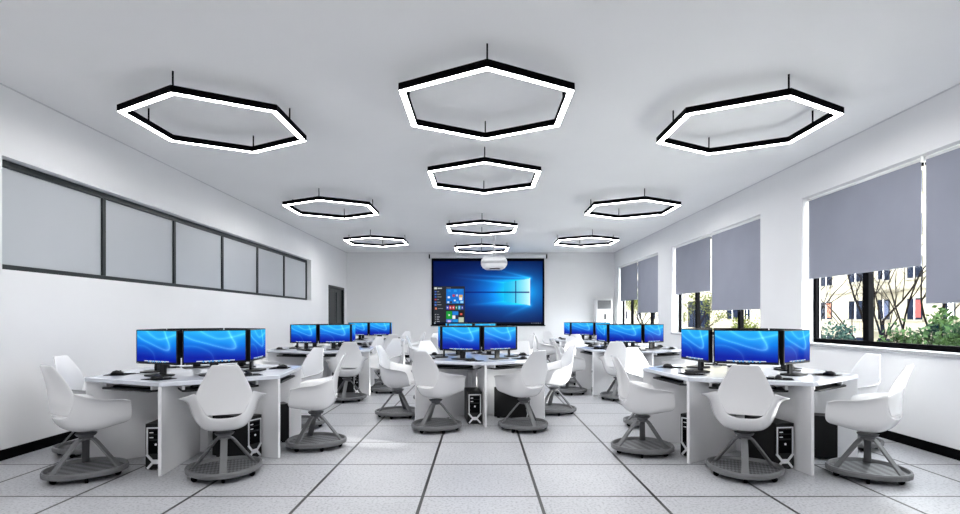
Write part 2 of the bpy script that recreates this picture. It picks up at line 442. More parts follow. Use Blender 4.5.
def wave_picture(U, V):
    asp = 1.75
    t = np.clip(1.12 - V - 0.12 * (U - 0.5), 0, 1)
    c = np.where((t < 0.5)[..., None], lerp((.16, .74, .98), (.04, .50, .93), np.clip(t * 2, 0, 1)), lerp((.04, .50, .93), (.01, .11, .64), np.clip(t * 2 - 1, 0, 1)))
    A = spline([(-.05, .92), (.12, .74), (.35, .60), (.58, .47), (.74, .40), (.83, .44), (.82, .60), (.76, .80), (.70, 1.05)])
    B = spline([(-.05, .52), (.15, .52), (.32, .42), (.44, .25), (.48, -.05)])
    Cc = spline([(.22, 1.05), (.4, .84), (.62, .74), (1.05, .92)])
    ya = np.interp(U.ravel(), [-.05, .15, .4, .62, .79, 1.05], [.95, .72, .53, .43, .43, .8]).reshape(U.shape)
    above = np.clip((V - ya) / 0.25, 0, 1)
    c = c + (above * 0.4 * np.exp(-np.clip(V - ya, 0, 9) * 3))[..., None] * np.array([.25, .32, .12])
    for P, amp, wdt in ((A, .38, .03), (B, .18, .03), (Cc, .26, .035)):
        d = dist_poly(U, V, P, asp)
        c = c + (amp * np.exp(-d / wdt))[..., None] * np.array([.75, .75, .45])
    d = np.hypot((U - .8) * asp, V - .47)
    c = c + (0.22 * np.exp(-d / .10))[..., None] * np.array([.8, .8, .5])
    # white taskbar near the foot of the picture
    bar = (V < .045) & (U > .2) & (U < .82)
    c[bar] = (.86, .9, .96)
    c[(V < .018)] = (.1, .12, .3)
    for k in range(9):
        ic = (V > .008) & (V < .04) & (abs(U - .3 - k * .052) < .014)
        c[ic] = [(.3, .6, .9), (.8, .85, .9), (.4, .7, .9)][k % 3]
    e = (U < .008) | (U > .992) | (V > .988)
    return c

def desktop_picture(U, V):
    c = lerp((.0, .07, .30), (.0, .34, .82), np.clip(1 - np.hypot((U - .66) * 1.0, (V - .5) * 1.35) * 1.35, 0, 1) ** 1.2)
    glow = np.exp(-np.hypot((U - .80) * 1.5, (V - .51) * 1.25) / .24)
    c = c + glow[..., None] * np.array([.15, .7, .6])
    # beams running from the window to the left
    for (x, y, x1, y1, wd, amp) in ((.885, .725, .12, .80, .010, .45), (.885, .30, .25, .30, .010, .35), (.66, .655, .10, .76, .008, .30),
                                    (.885, .73, .55, .88, .012, .5), (.885, .30, .62, .10, .02, .3), (.66, .36, .30, .30, .01, .28)):
        d = dist_poly(U, V, [(x, y), (x1, y1)], 1.7)
        t = np.clip((U - x1) / (x - x1), 0, 1)
        c = c + (amp * t * np.exp(-d / wd / 1.6))[..., None] * np.array([.25, .75, .85])
    fan = (U < .885) & (V < .506 + (.885 - U) * .0 + .20) & (V > .31)
    c = c + (fan * np.clip((U - .2) / .68, 0, 1) ** 2 * .55)[..., None] * np.array([.0, 1.0, 1.0])
    top = .725 - (.885 - U) * .28; bot = .30 + (.885 - U) * .25
    logo = (U > .645) & (U < .885) & (V < top) & (V > bot)
    f = np.clip((U - .60) / .28, 0, 1)
    lc = lerp((.0, .72, .95), (.80, 1.0, 1.0), f ** 1.5)
    c[logo] = lc[logo]
    for cut in ((logo & (abs(U - .755) < .006)), ((U > .29) & (U < .885) & (abs(V - .506) < .009))):
        c[cut] = np.minimum(c[cut], .75) * np.array([.35, .45, .75])
    edge = (abs(U - .883) < .004) & (V < .73) & (V > .295)
    c[edge] = (.9, 1, 1)
    # start menu
    menu = (U < .288) & (V < .60)
    c[menu] = (.15, .165, .19)
    rnd = random.Random(3)
    def rect(u0, u1, v0, v1, col):
        m_ = (U >= u0) & (U <= u1) & (V >= v0) & (V <= v1); c[m_] = col
    rect(.008, .03, .555, .585, (.85, .88, .85)); rect(.036, .075, .562, .576, (.75, .78, .8))
    for k in range(6):
        v = .515 - k * .042
        rect(.010, .026, v - .011, v + .011, [(.25, .4, .8), (.3, .5, .85), (.2, .4, .8), (.75, .2, .35), (.2, .45, .8), (.35, .5, .85)][k])
        rect(.034, .05 + .012 * (k % 3), v - .004, v + .004, (.7, .72, .75))
    rect(.012, .03, .235, .262, (.85, .5, .4)); rect(.04, .088, .243, .252, (.6, .62, .66))
    for k in range(5):
        v = .15 - k * .036
        rect(.012, .02, v - .008, v + .008, (.7, .7, .72)); rect(.03, .05 + .008 * (k % 2), v - .004, v + .004, (.65, .66, .7))
    rect(.118, .16, .572, .58, (.6, .62, .66))
    rect(.118, .278, .33, .56, (.06, .45, .82))
    for (cx, cy, s, col) in ((.145, .53, .018, (.1, .55, .9)), (.2, .53, .018, (.15, .6, .92)), (.25, .535, .018, (.1, .5, .88)),
                             (.14, .425, .014, (.95, .97, 1)), (.185, .455, .016, (.7, .2, .3)), (.215, .455, .012, (.75, .8, .9)), (.25, .44, .022, (.85, .68, .4)),
                             (.25, .40, .018, (.95, .96, .97)), (.195, .375, .013, (.9, .95, 1)), (.135, .348, .012, (.8, .9, 1)), (.16, .348, .012, (.2, .2, .25)),
                             (.22, .348, .012, (.3, .7, .95)), (.26, .352, .018, (.6, .85, .98))):
        rect(cx - s * .7, cx + s * .7, cy - s * 1.1, cy + s * 1.1, col)
    for k, col in enumerate(((.2, .3, .75), (.8, .15, .25), (.85, .25, .3), (.15, .5, .35), (.3, .7, .9), (.2, .3, .7))):
        rect(.118 + k * .027, .139 + k * .027, .235, .29, col); rect(.124 + k * .027, .133 + k * .027, .25, .275, (.85, .88, .9))
    for k, (u0, u1, v0, v1, col) in enumerate(((.118, .17, .085, .2, (.1, .62, .22)), (.174, .225, .14, .2, (.12, .5, .85)), (.229, .278, .11, .2, (.1, .1, .1)),
                                               (.174, .2, .085, .135, (.95, .97, 1)), (.204, .225, .085, .135, (.2, .2, .3)), (.229, .278, .02, .105, (.75, .8, .7)),
                                               (.118, .17, .02, .08, (.3, .5, .85)), (.174, .225, .02, .08, (.1, .55, .85)),
                                               (.138, .15, .13, .155, (.9, .98, .9)), (.245, .262, .14, .175, (.85, .35, .3)), (.13, .155, .03, .06, (.85, .75, .95)))):
        rect(u0, u1, v0, v1, col)
    # taskbar
    rect(0, 1, 0, .028, (.02, .05, .12))
    for k in range(5): rect(.90 + k * .019, .908 + k * .019, .009, .019, (.75, .78, .82))
    rect(.008, .018, .006, .022, (.8, .85, .9))
    return c

# ------------------------------------------------------------------ projector screen, projector, air conditioner
ps = thing('projector_screen', 'wide pull down projector screen showing a blue computer desktop on the back wall', 'projector screen', (0.235, YB - 0.001, 1.0), PI)
sw = 3.53
bm = nbox(-sw / 2, sw / 2, 0.05, 0.053, 0.03, 2.12)
obj('screen_fabric', bm, M['matblack'], ps)
picture_mesh('projected_image', sw - 0.12, 1.97, 300, 168, desktop_picture, M['projection'], ps, (0, 0.0545, 0.06), label='bright blue computer desktop picture with an open menu of tiles')
obj('housing', nbox(-1.82, 1.82, 0.0, 0.1, 2.12, 2.235), M['white'], ps, bevel=0.012)
for s in (-1, 1): obj('end_cap', nbox(s * 1.832 - 0.02, s * 1.832 + 0.02, 0.0, 0.105, 2.112, 2.24), M['black'], ps, bevel=0.006)
obj('bottom_bar', nbox(-sw / 2 - 0.03, sw / 2 + 0.03, 0.038, 0.064, 0.0, 0.035), M['matblack'], ps, bevel=0.006)

pj = thing('ceiling_projector', 'white projector hanging from the ceiling on a pole in front of the screen', 'projector', (0.33, 13.2, H))
def rrect(w, d, r, n=6):
    out = []
    for cx, cy, a0 in ((w / 2 - r, d / 2 - r, 0), (-w / 2 + r, d / 2 - r, 90), (-w / 2 + r, -d / 2 + r, 180), (w / 2 - r, -d / 2 + r, 270)):
        for k in range(n + 1):
            a = R(a0 + 90 * k / n); out.append((cx + r * math.cos(a), cy + r * math.sin(a)))
    return out
bm = bmesh.new()
def loft(bm, sections):
    rings = [[bm.verts.new((x, y, z)) for x, y in pts] for pts, z in sections]
    n = len(rings[0])
    for i in range(len(rings) - 1):
        for k in range(n): bm.faces.new((rings[i][k], rings[i][(k + 1) % n], rings[i + 1][(k + 1) % n], rings[i + 1][k]))
    bm.faces.new(rings[0][::-1]); bm.faces.new(rings[-1])
    return bm
loft(bm, [(rrect(.40, .32, .06), -.87), (rrect(.54, .42, .10), -.83), (rrect(.62, .48, .14), -.77), (rrect(.63, .5, .15), -.70), (rrect(.61, .48, .14), -.64), (rrect(.52, .40, .12), -.575)])
obj('projector_body', bm, M['white'], pj, smooth=True)
bm = nbox(-0.11, 0.13, -0.2, -0.15, -0.875, -0.862)
obj('lens_slot', bm, M['matblack'], pj)
bm = loft(bmesh.new(), [(rrect(.636, .505, .152), -.74), (rrect(.638, .505, .152), -.68)])
obj('vent_band', bm, mat('light_grey_plastic', rgb(190, 191, 194), 0.4, var=.03), pj, smooth=True)
obj('pole', tube(bmesh.new(), [(0, 0, -0.58), (0, 0, -0.01)], 0.028, 16), M['white'], pj, smooth=True)
obj('ceiling_plate', lathe(bmesh.new(), [(0.07, -0.02), (0.07, 0.0)], 20), M['white'], pj)

ac = thing('standing_air_conditioner', 'white floor standing air conditioner in the right back corner', 'air conditioner', (3.80, YB - 0.24, 0), PI)
obj('cabinet', nbox(-.25, .25, -.17, .17, 0.04, 1.84), M['white'], ac, bevel=0.02)
obj('plinth', nbox(-.235, .235, -.155, .155, 0.0, 0.05), M['grey'], ac)
bm = nbox(-.21, .21, .168, .174, 1.53, 1.79)
gr = obj('grille', bm, M['darkgrey'], ac)
bm = bmesh.new()
for k in range(8): box(bm, -.205, .205, .172, .19, 1.545 + k * .03, 1.554 + k * .03)
obj('louvre', bm, mat('grey_louvre', rgb(150, 152, 156), .4, var=.03), gr)
bm = loft(bmesh.new(), [(rrect(.055, .18, .027), 0), (rrect(.055, .18, .027), .008)])
o = obj('display', bm, M['black'], ac, loc=(-0.02, .168, 1.29), rot=(R(-90), 0, 0))
obj('logo_badge', nbox(-.04, .04, .169, .173, 1.44, 1.455), M['grey'], ac)
obj('intake_grille', nbox(-.2, .2, .168, .175, .12, .7), M['white'], ac, bevel=.004)
obj('button', lathe(bmesh.new(), [(.018, 0), (.018, .006)], 16, Matrix.Translation((-.02, .174, 1.13)) @ Matrix.Rotation(R(90), 4, 'X')), M['grey'], ac)

# ------------------------------------------------------------------ hexagonal desk
A0 = 36.9; RD = 0.93; ZD = 0.742
def make_desk():
    t = thing('hexagonal_desk', '', 'desk', (0, 0, 0), 0, 'six seat hexagonal computer desks')
    pts = [(RD * math.cos(R(A0 + 60 * k)), RD * math.sin(R(A0 + 60 * k))) for k in range(6)]
    obj('desktop', prism(bmesh.new(), pts, ZD - 0.036, ZD), [M['top']], t, bevel=0.007)
    # white edge band and rounded panels
    for k in range(6):
        mtx = Matrix.Rotation(R(A0 + 60 * k), 4, 'Z')
        bm = bmesh.new()
        prof = [(0.15, 0.0), (RD - 0.008, 0.0), (RD - 0.008, ZD - 0.036), (0.15, ZD - 0.036)]
        a = [bm.verts.new((x, -0.0135, z)) for x, z in prof]; b = [bm.verts.new((x, 0.0135, z)) for x, z in prof]
        bm.faces.new(a); bm.faces.new(b[::-1])
        for i in range(4): bm.faces.new((a[i], b[i], b[(i + 1) % 4], a[(i + 1) % 4]))
        for v in bm.verts: v.co = mtx @ v.co
        obj('side_panel', bm, M['laminate'], t, bevel=0.003)
    hp = [(0.155 * math.cos(R(A0 + 30 + 60 * k)), 0.155 * math.sin(R(A0 + 30 + 60 * k))) for k in range(6)]
    obj('centre_column', prism(bmesh.new(), hp, 0, ZD - 0.036), M['laminate'], t)
    for k in range(6):
        mtx = Matrix.Rotation(R(A0 + 30 + 60 * k - 90), 4, 'Z')     # +y outwards
        tr_ = obj('keyboard_tray', prism(bmesh.new(), rrect(.60, .27, .03), 0, .016), M['black'], t, bevel=.003)
        tr_.matrix_local = mtx @ Matrix.Translation((0, .797 - .155, .648))
        for s in (-1, 1):
            rl = obj('tray_rail', nbox(s * .285 - .01, s * .285 + .01, -.12, .1, .016, ZD - .036 - .648), M['white'], tr_)
    return t

def make_keyboard():
    t = thing('keyboard', '', 'keyboard', (0, 0, 0), 0, 'black keyboards on the desk trays')
    obj('keyboard_body', prism(bmesh.new(), rrect(.43, .14, .012, 3), 0, .014), M['matblack'], t)
    bm = bmesh.new()
    for r_ in range(5):
        for c_ in range(18): box(bm, -.205 + c_ * .023, -.186 + c_ * .023, -.058 + r_ * .024, -.038 + r_ * .024, .014, .019)
    obj('keys', bm, M['darkgrey'], t)
    return t

def make_monitor():
    """front faces +y; z = 0 is the desk top"""
    t = thing('computer_monitor', '', 'monitor', (0, 0, 0), 0, 'computer monitors ringed on the hexagonal desks')
    W_, z0, z1 = .515, .103, .403
    bm = nbox(-W_ / 2, W_ / 2, -.038, 0, z0, z1)
    obj('bezel', bm, M['black'], t, bevel=.003)
    bm = bmesh.new()
    pts = [((-.235, z0 + .02), (.235, z1 - .015))]
    vv = []
    for (y, sx, sz) in ((-.037, .25, .135), (-.048, .235, .12), (-.056, .16, .08)):
        zc = (z0 + z1) / 2
        vv.append([bm.verts.new((x * sx, y, zc + z * sz)) for x, z in ((-1, -1), (1, -1), (1, 1), (-1, 1))])
    for i in range(2):
        for k in range(4): bm.faces.new((vv[i][k], vv[i][(k + 1) % 4], vv[i + 1][(k + 1) % 4], vv[i + 1][k]))
    bm.faces.new(vv[0][::-1]); bm.faces.new(vv[2])
    obj('back_cover', bm, M['matblack'], t, bevel=.004)
    picture_mesh('screen', W_ - .018, z1 - z0 - .026, 72, 40, wave_picture, M['screen'], t, (0, .0012, z0 + .017), label='lit screen with a blue wave picture')
    bm = nbox(-.035, .035, -.075, -.053, .008, .27)
    obj('neck', bm, M['black'], t, bevel=.004)
    obj('stand_base', prism(bmesh.new(), rrect(.25, .17, .06), 0, .012), M['black'], t, bevel=.004, loc=(0, -.03, 0))
    obj('power_light', nbox(.235, .242, .0005, .0022, z0 + .006, z0 + .010), M['silver'], t)
    return t

def make_tower():
    """front faces +y, thing origin under the middle"""
    t = thing('computer_tower', '', 'computer tower', (0, 0, 0), 0, 'black desktop computers under the desks')
    w_, d_, h_ = .17, .42, .385
    obj('case', nbox(-w_ / 2, w_ / 2, -d_ / 2, d_ / 2, .012, h_), M['black'], t, bevel=.006)
    bm = bmesh.new()
    y0, y1 = d_ / 2 - .001, d_ / 2 + .006
    for s in (-1, 1):
        m_ = Matrix.Identity(4)
        box(bm, s * .068 - .005, s * .068 + .005, y0, y1, .13, .35)
        mm = Matrix.Translation((s * .045, 0, .1)) @ Matrix.Rotation(R(s * 40), 4, 'Y')
        box(bm, -.009, .009, y0, y1, -.04, .045, mm)
        mm = Matrix.Translation((s * .045, 0, .045)) @ Matrix.Rotation(R(s * -40), 4, 'Y')
        box(bm, -.009, .009, y0, y1, -.035, .035, mm)
    box(bm, -.073, .073, y0, y1, .345, .355)
    box(bm, -.03, .03, y0, y1 + .001, .055, .09)
    obj('front_trim', bm, M['silver'], t)
    for k in range(2):
        db = obj('drive_bay', nbox(-.058, .058, y0, y1 - .002, .30 - k * .04, .33 - k * .04), M['matblack'], t, bevel=.002)
        obj('eject_button', nbox(.02, .05, y1 - .003, y1, .308 - k * .04, .316 - k * .04), M['silver'], db)
    obj('front_panel', nbox(-.055, .055, y0, y1 - .003, .14, .245), M['matblack'], t)
    obj('power_button', lathe(bmesh.new(), [(.009, 0), (.009, .004)], 14, Matrix.Translation((0, y1 + .004, .215)) @ Matrix.Rotation(R(90), 4, 'X')), M['silver'], t)
    for sx in (-1, 1):
        for sy in (-1, 1): obj('foot', nbox(sx * .06 - .012, sx * .06 + .012, sy * .16 - .015, sy * .16 + .015, 0, .013), M['matblack'], t)
    return t

def make_mouse():
    """on its pad; +y is away from the user"""
    t = thing('computer_mouse', '', 'computer mouse', (0, 0, 0), 0, 'black computer mice on the desks')
    prof = [(-.05, .020, .014), (-.035, .029, .028), (-.01, .031, .036), (.02, .029, .031), (.045, .024, .018), (.055, .015, .010)]
    bm = bmesh.new(); rings = []
    for (y, hw, h) in prof:
        rings.append([bm.verts.new((hw * math.cos(a), y, max(0.0, h * math.sin(a)))) for a in [PI * k / 8 for k in range(9)]])
    for i in range(len(rings) - 1):
        for k in range(8): bm.faces.new((rings[i][k], rings[i][k + 1], rings[i + 1][k + 1], rings[i + 1][k]))
        bm.faces.new((rings[i][8], rings[i][0], rings[i + 1][0], rings[i + 1][8]))
    bm.faces.new(rings[0]); bm.faces.new(rings[-1][::-1])
    obj('mouse_body', bm, M['black'], t, smooth=True)
    obj('scroll_wheel', nbox(-.003, .003, .018, .034, .026, .034), M['darkgrey'], t, bevel=.001)
    bm = tube(bmesh.new(), [(0, .054, .006), (0.01, .1, .001), (.0, .135, 0.001), (-.03, .16, 0.001), (-.06, .17, .001)], .0022, 5)
    obj('cable', bm, M['black'], t, smooth=True)
    return t

# ------------------------------------------------------------------ chair
def make_chair():
    """seat faces +y, origin on the floor under the post"""
    t = thing('swivel_shell_chair', '', 'chair', (0, 0, 0), 0, 'white shell swivel chairs around the hexagonal desks')
    # seat bowl with wrap round arms: stations front -> rear, points centre -> lip
    S = [
        [(0, .275, .402), (.10, .28, .400), (.170, .30, .402), (.225, .335, .425), (.250, .325, .49), (.272, .29, .572), (.302, .272, .585)],
        [(0, .262, .396), (.10, .266, .394), (.170, .285, .397), (.224, .315, .422), (.250, .305, .49), (.272, .272, .577), (.306, .256, .590)],
        [(0, .20, .388), (.10, .20, .387), (.168, .21, .392), (.222, .215, .420), (.250, .205, .495), (.272, .19, .590), (.322, .18, .604)],
        [(0, .10, .368), (.095, .10, .368), (.162, .10, .376), (.212, .10, .412), (.243, .095, .50), (.265, .085, .595), (.342, .08, .614)],
        [(0, -.03, .355), (.088, -.03, .357), (.150, -.03, .368), (.196, -.03, .410), (.230, -.035, .505), (.252, -.045, .598), (.335, -.05, .624)],
        [(0, -.13, .360), (.078, -.13, .363), (.132, -.13, .380), (.172, -.13, .430), (.206, -.13, .52), (.230, -.135, .612), (.288, -.15, .645)],
        [(0, -.208, .405), (.068, -.208, .408), (.112, -.204, .424), (.148, -.194, .466), (.182, -.188, .54), (.206, -.19, .622), (.226, -.205, .668)],
        [(0, -.252, .478), (.062, -.250, .480), (.102, -.243, .487), (.134, -.232, .507), (.168, -.222, .560), (.194, -.222, .628), (.206, -.230, .680)],
    ]
    rows = []
    for st in S:
        rows.append([(-x, y, z) for x, y, z in st[:0:-1]] + st)
    n = len(rows[0]); verts = [(p[0] * .96, p[1] * (.84 if p[1] < 0 else .64) + .01, p[2] + .008) for r_ in rows for p in r_]; faces = []
    for i in range(len(rows) - 1):
        for k in range(n - 1): faces.append((i * n + k, i * n + k + 1, (i + 1) * n + k + 1, (i + 1) * n + k))
    sh = obj('seat_shell', (verts, faces), M['shell'], t, smooth=True, solid=.012, subsurf=2)
    # backrest
    rowsb = [(.508, .128, -.240, .010), (.55, .150, -.240, .018), (.60, .178, -.242, .028), (.648, .203, -.248, .034), (.70, .190, -.258, .032), (.77, .158, -.278, .024), (.84, .123, -.308, .014), (.885, .100, -.332, .010), (.898, .088, -.338, .008)]
    verts = []; faces = []
    us = [-1, -.8, -.4, 0, .4, .8, 1]
    for (z, hw, y, cv) in rowsb:
        for u in us: verts.append((u * hw, (y + cv * u * u) * .84 + .008, z))
    n = 7
    for i in range(len(rowsb) - 1):
        for k in range(n - 1): faces.append((i * n + k, i * n + k + 1, (i + 1) * n + k + 1, (i + 1) * n + k))
    obj('backrest', (verts, faces), M['shell'], t, smooth=True, solid=.014, subsurf=2)
    # hub under the seat
    bm = lathe(bmesh.new(), [(.032, .285), (.05, .292), (.05, .318), (.065, .324), (.075, .340)], 20)
    obj('swivel_hub', bm, M['darkgrey'], t, smooth=False)
    # round base tray with three legs
    b = bpy.data.objects.new('base', None)
    n = 48
    def sup(r0, k): 
        a = 2 * PI * k / n
        r = r0 * (1 + .045 * math.cos(3 * (a - PI / 2)))
        return r * math.cos(a), r * math.sin(a)
    prof = [(.275, .035), (.297, .045), (.300, .072), (.294, .084), (.280, .084), (.270, .062), (.270, .045)]
    bm = bmesh.new()
    rings = [[bm.verts.new((*sup(r, k), z)) for k in range(n)] for r, z in prof]
    for i in range(len(prof)):
        j = (i + 1) % len(prof)
        for k in range(n): bm.faces.new((rings[i][k], rings[i][(k + 1) % n], rings[j][(k + 1) % n], rings[j][k]))
    base = obj('base', bm, M['grey'], t, smooth=False); base.scale = (.94, .94, 1)
    bm = bmesh.new(); prism(bm, [sup(.273, k) for k in range(n)], .042, .058)
    obj('footrest_tread', bm, M['tread'], base)
    for k in range(3):
        a = R(90 + 120 * k); d = Vector((math.cos(a), math.sin(a), 0)); wv = Vector((-math.sin(a), math.cos(a), 0))
        bm = bmesh.new()
        pts = [d * .015 + Vector((0, 0, .300)), d * .06 + Vector((0, 0, .292)), d * .085 + Vector((0, 0, .268)), d * .165 + Vector((0, 0, .175)), d * .262 + Vector((0, 0, .062))]
        ribbon(bm, pts, wv, [.05, .052, .054, .054, .058], .016)
        obj('leg', bm, M['grey'], base, bevel=.004)
    for k in range(6):
        a = R(30 + 60 * k); x, y = .25 * math.cos(a), .25 * math.sin(a)
        bm = lathe(bmesh.new(), [(.021, -.012), (.024, -.008), (.024, .008), (.021, .012)], 14, Matrix.Translation((x, y, .024)) @ Matrix.Rotation(a, 4, 'Z') @ Matrix.Rotation(R(90), 4, 'X'))
        box(bm, x - .012, x + .012, y - .012, y + .012, .03, .046)
        obj('caster', bm, M['matblack'], base)
    return t

desk0 = make_desk(); mon0 = make_monitor(); tow0 = make_tower(); mou0 = make_mouse(); key0 = make_keyboard(); ch0 = make_chair()
pad0 = obj('mouse_pad', prism(bmesh.new(), rrect(.22, .18, .02, 3), 0, .0025), M['matblack'])
tag(pad0, '', 'mouse pad', 'black mouse pads on the desks')
for o in (desk0, mon0, tow0, mou0, key0, ch0, pad0): register(o)
used = set()
def place(proto, loc, rz, label):
    if proto.name in used: o = copy_tree(proto)
    else: used.add(proto.name); o = proto
    o.location = loc; o.rotation_euler = (0, 0, rz); o['label'] = label
    return o

CL = {  # cluster name: centre
    'front left': (-2.64, 5.18), 'front right': (2.518, 5.195), 'front centre': (-.05, 7.09),
    'second left': (-2.63, 9.08), 'second right': (2.54, 9.23), 'rear centre': (-.2, 11.0),
    'rear left': (-2.63, 12.95), 'rear right': (2.56, 13.03)}
SIDE = {246.9: 'near left', 306.9: 'near right', 6.9: 'right', 186.9: 'left', 66.9: 'far right', 126.9: 'far left'}
# chair placement relative to a cluster centre: dx, dy, seat azimuth, base azimuth
DEF = {246.9: (-.45, -.96, 40, 230), 306.9: (.59, -.90, 118, 270), 6.9: (1.03, .05, 200, 240), 186.9: (-1.02, -.18, 0, 210),
       66.9: (.56, 1.04, 235, 240), 126.9: (-.67, 1.06, 300, 300)}
SPEC = {('front left', 246.9): (-.48, -.90, 62, 247), ('front left', 306.9): (.60, -.87, 116, 293), ('front left', 6.9): (1.04, .08, 189, 240),
        ('front left', 186.9): (-1.0, -.12, 6, 210),
        ('front right', 246.9): (-.42, -.89, 66, 246), ('front right', 186.9): (-1.01, -.15, 2, 193), ('front right', 306.9): (.535, -.93, 128, 175),
        ('front right', 6.9): (1.07, .1, 184, 330), ('front right', 126.9): (-.57, 1.06, 300, 300),
        ('front centre', 246.9): (-.45, -1.04, 56, 235), ('front centre', 306.9): (.54, -1.0, 124, 295), ('front centre', 186.9): (-1.0, -.19, 350, 318),
        ('front centre', 6.9): (1.02, .04, 194, 217),
        ('second left', 246.9): (-.62, -1.2, 60, 230), ('second left', 306.9): (.61, -.88, 112, 270), ('second left', 6.9): (1.03, .08, 235, 300),
        ('second right', 246.9): (-.42, -.9, 70, 240), ('second right', 186.9): (-1.07, -.27, 2, 210),
        ('rear right', 246.9): (-.45, -1.0, 80, 270)}
SKIP = set()   # small things wholly hidden from view are left out
for a_, b_, c_ in (
    ('t', 'front left', ('left', 'far right', 'far left')),
    ('k', 'front left', ('left', 'far right', 'far left')),
    ('t', 'front right', ('right', 'far right', 'far left')),
    ('k', 'front right', ('right', 'far right', 'far left')),
    ('t', 'front centre', ('right', 'left', 'far right', 'far left')),
    ('k', 'front centre', ('right', 'left', 'far right', 'far left')),
    ('t', 'second left', ('near left', 'right', 'left', 'far right', 'far left')),
    ('p', 'second left', ('near right', 'far right')),
    ('u', 'second left', ('near right',)),
    ('k', 'second left', ('right', 'left', 'far right', 'far left')),
    ('t', 'second right', ('near left', 'near right', 'right', 'far right', 'far left')),
    ('k', 'second right', ('near left', 'right', 'far right', 'far left')),
    ('c', 'second right', ('right',)),
    ('p', 'second right', ('far right',)),
    ('u', 'second right', ('far right',)),
    ('t', 'rear centre', ('near left', 'near right', 'right', 'left', 'far right', 'far left')),
    ('k', 'rear centre', ('near left', 'near right', 'right', 'left', 'far right', 'far left')),
    ('p', 'rear centre', ('near left', 'near right', 'right', 'left', 'far right', 'far left')),
    ('u', 'rear centre', ('near left', 'near right', 'right', 'left', 'far right', 'far left')),
    ('c', 'rear centre', ('far right',)),
    ('t', 'rear left', ('near left', 'near right', 'right', 'left', 'far right', 'far left')),
    ('k', 'rear left', ('near right', 'right', 'left', 'far right', 'far left')),
    ('p', 'rear left', ('near right', 'right', 'left', 'far right', 'far left')),
    ('u', 'rear left', ('near right', 'left', 'far right', 'far left')),
    ('t', 'rear right', ('near left', 'near right', 'right', 'left', 'far right', 'far left')),
    ('k', 'rear right', ('near right', 'right', 'far right', 'far left')),
    ('p', 'rear right', ('near right', 'right', 'left', 'far right', 'far left')),
    ('u', 'rear right', ('near right', 'right', 'far right')),
    ('c', 'rear right', ('far right',)),
    ):
    for e_ in c_: SKIP.add((a_, b_, e_))
CHAIR_LABEL = {
    ('front left', 'near left'): 'leftmost large white shell chair in the foreground, seen side on beside the front left desk',
    ('front left', 'left'): 'white shell chair by the left wall, half hidden behind the leftmost foreground chair',
    ('front left', 'near right'): 'white shell chair seen straight from behind, in front of the front left desk',
    ('front left', 'right'): 'white shell chair in side view facing left, right side of the front left desk',
    ('front left', 'far right'): 'white shell chair just behind the right half of the front left desk',
    ('front right', 'near left'): 'white shell chair seen straight from behind, in front of the front right desk',
    ('front right', 'left'): 'white shell chair in side view facing right, left side of the front right desk',
    ('front right', 'near right'): 'rightmost foreground white shell chair, facing the front right desk from its window side',
    ('front right', 'right'): 'white shell chair under the nearest window, behind the rightmost foreground chair',
    ('front right', 'far left'): 'brightly lit white shell chair standing just behind the left half of the front right desk',
    ('front centre', 'near left'): 'left one of the two white shell chairs before the front centre desk, back turned',
    ('front centre', 'near right'): 'right one of the two white shell chairs before the front centre desk, back turned',
    ('front centre', 'left'): 'white shell chair facing right, left side of the front centre desk',
    ('front centre', 'right'): 'sunlit white shell chair facing left, right side of the front centre desk',
    ('second left', 'near right'): 'white shell chair seen from behind, in front of the second left desk',
    ('second right', 'near left'): 'white shell chair seen from behind, in front of the second right desk',
}
DESK_LABEL = {'front left': 'white six seat hexagonal desk nearest the viewer on the left', 'front right': 'white six seat hexagonal desk nearest the viewer on the right, by the windows',
    'front centre': 'white six seat hexagonal desk in the middle of the room, between the two rows', 'second left': 'white six seat hexagonal desk second in the left row',
    'second right': 'white six seat hexagonal desk second in the right row', 'rear centre': 'white six seat hexagonal desk mostly hidden behind the front centre desk',
    'rear left': 'white six seat hexagonal desk farthest back in the left row', 'rear right': 'white six seat hexagonal desk farthest back in the right row'}
for cn, (cx, cy) in CL.items():
    place(desk0, (cx, cy, 0), 0, DESK_LABEL[cn])
    for sa, sn in SIDE.items():
        f = Vector((math.cos(R(sa)), math.sin(R(sa)))); tt = Vector((-f.y, f.x))      # outwards, and to the sitter's right
        def pos(r, s, z): return (cx + f.x * r + tt.x * s, cy + f.y * r + tt.y * s, z)
        if ('m', cn, sn) not in SKIP:
            place(mon0, pos(.492, 0, ZD), R(sa - 90), 'black framed monitor on the %s side of the %s hexagonal desk' % (sn, cn))
        if ('t', cn, sn) not in SKIP:
            va = R(sa + 30); g_ = Vector((math.cos(va), math.sin(va))); h_ = Vector((-g_.y, g_.x))
            p = Vector((cx, cy)) + g_ * .53 - h_ * (.0135 + .085 + .008)
            place(tow0, (p.x, p.y, 0), va - PI / 2, 'black computer tower on the floor under the %s side of the %s desk' % (sn, cn))
        if ('k', cn, sn) not in SKIP:
            place(key0, pos(.66, 0, .6645), R(sa + 90), 'black keyboard on the tray at the %s side of the %s desk' % (sn, cn))
        if ('p', cn, sn) not in SKIP:
            place(pad0, pos(.64, .235, ZD + .0003), R(sa + 90), 'black mouse pad on the %s side of the %s desk' % (sn, cn))
        if ('u', cn, sn) not in SKIP:
            place(mou0, pos(.66, .235, ZD + .003), R(sa + 90), 'black mouse with a thin cable on the %s side of the %s desk' % (sn, cn))
        if ('c', cn, sn) not in SKIP:
            dx, dy, az, ba = SPEC.get((cn, sa), DEF[sa])
            o = place(ch0, (cx + dx, cy + dy, 0), R(az - 90), CHAIR_LABEL.get((cn, sn), 'white shell chair with round grey base, %s side of the %s desk' % (sn, cn)))
            for c in CH[o.name]:
                if c.name.startswith('base'): c.rotation_euler = (0, 0, R(ba - az))

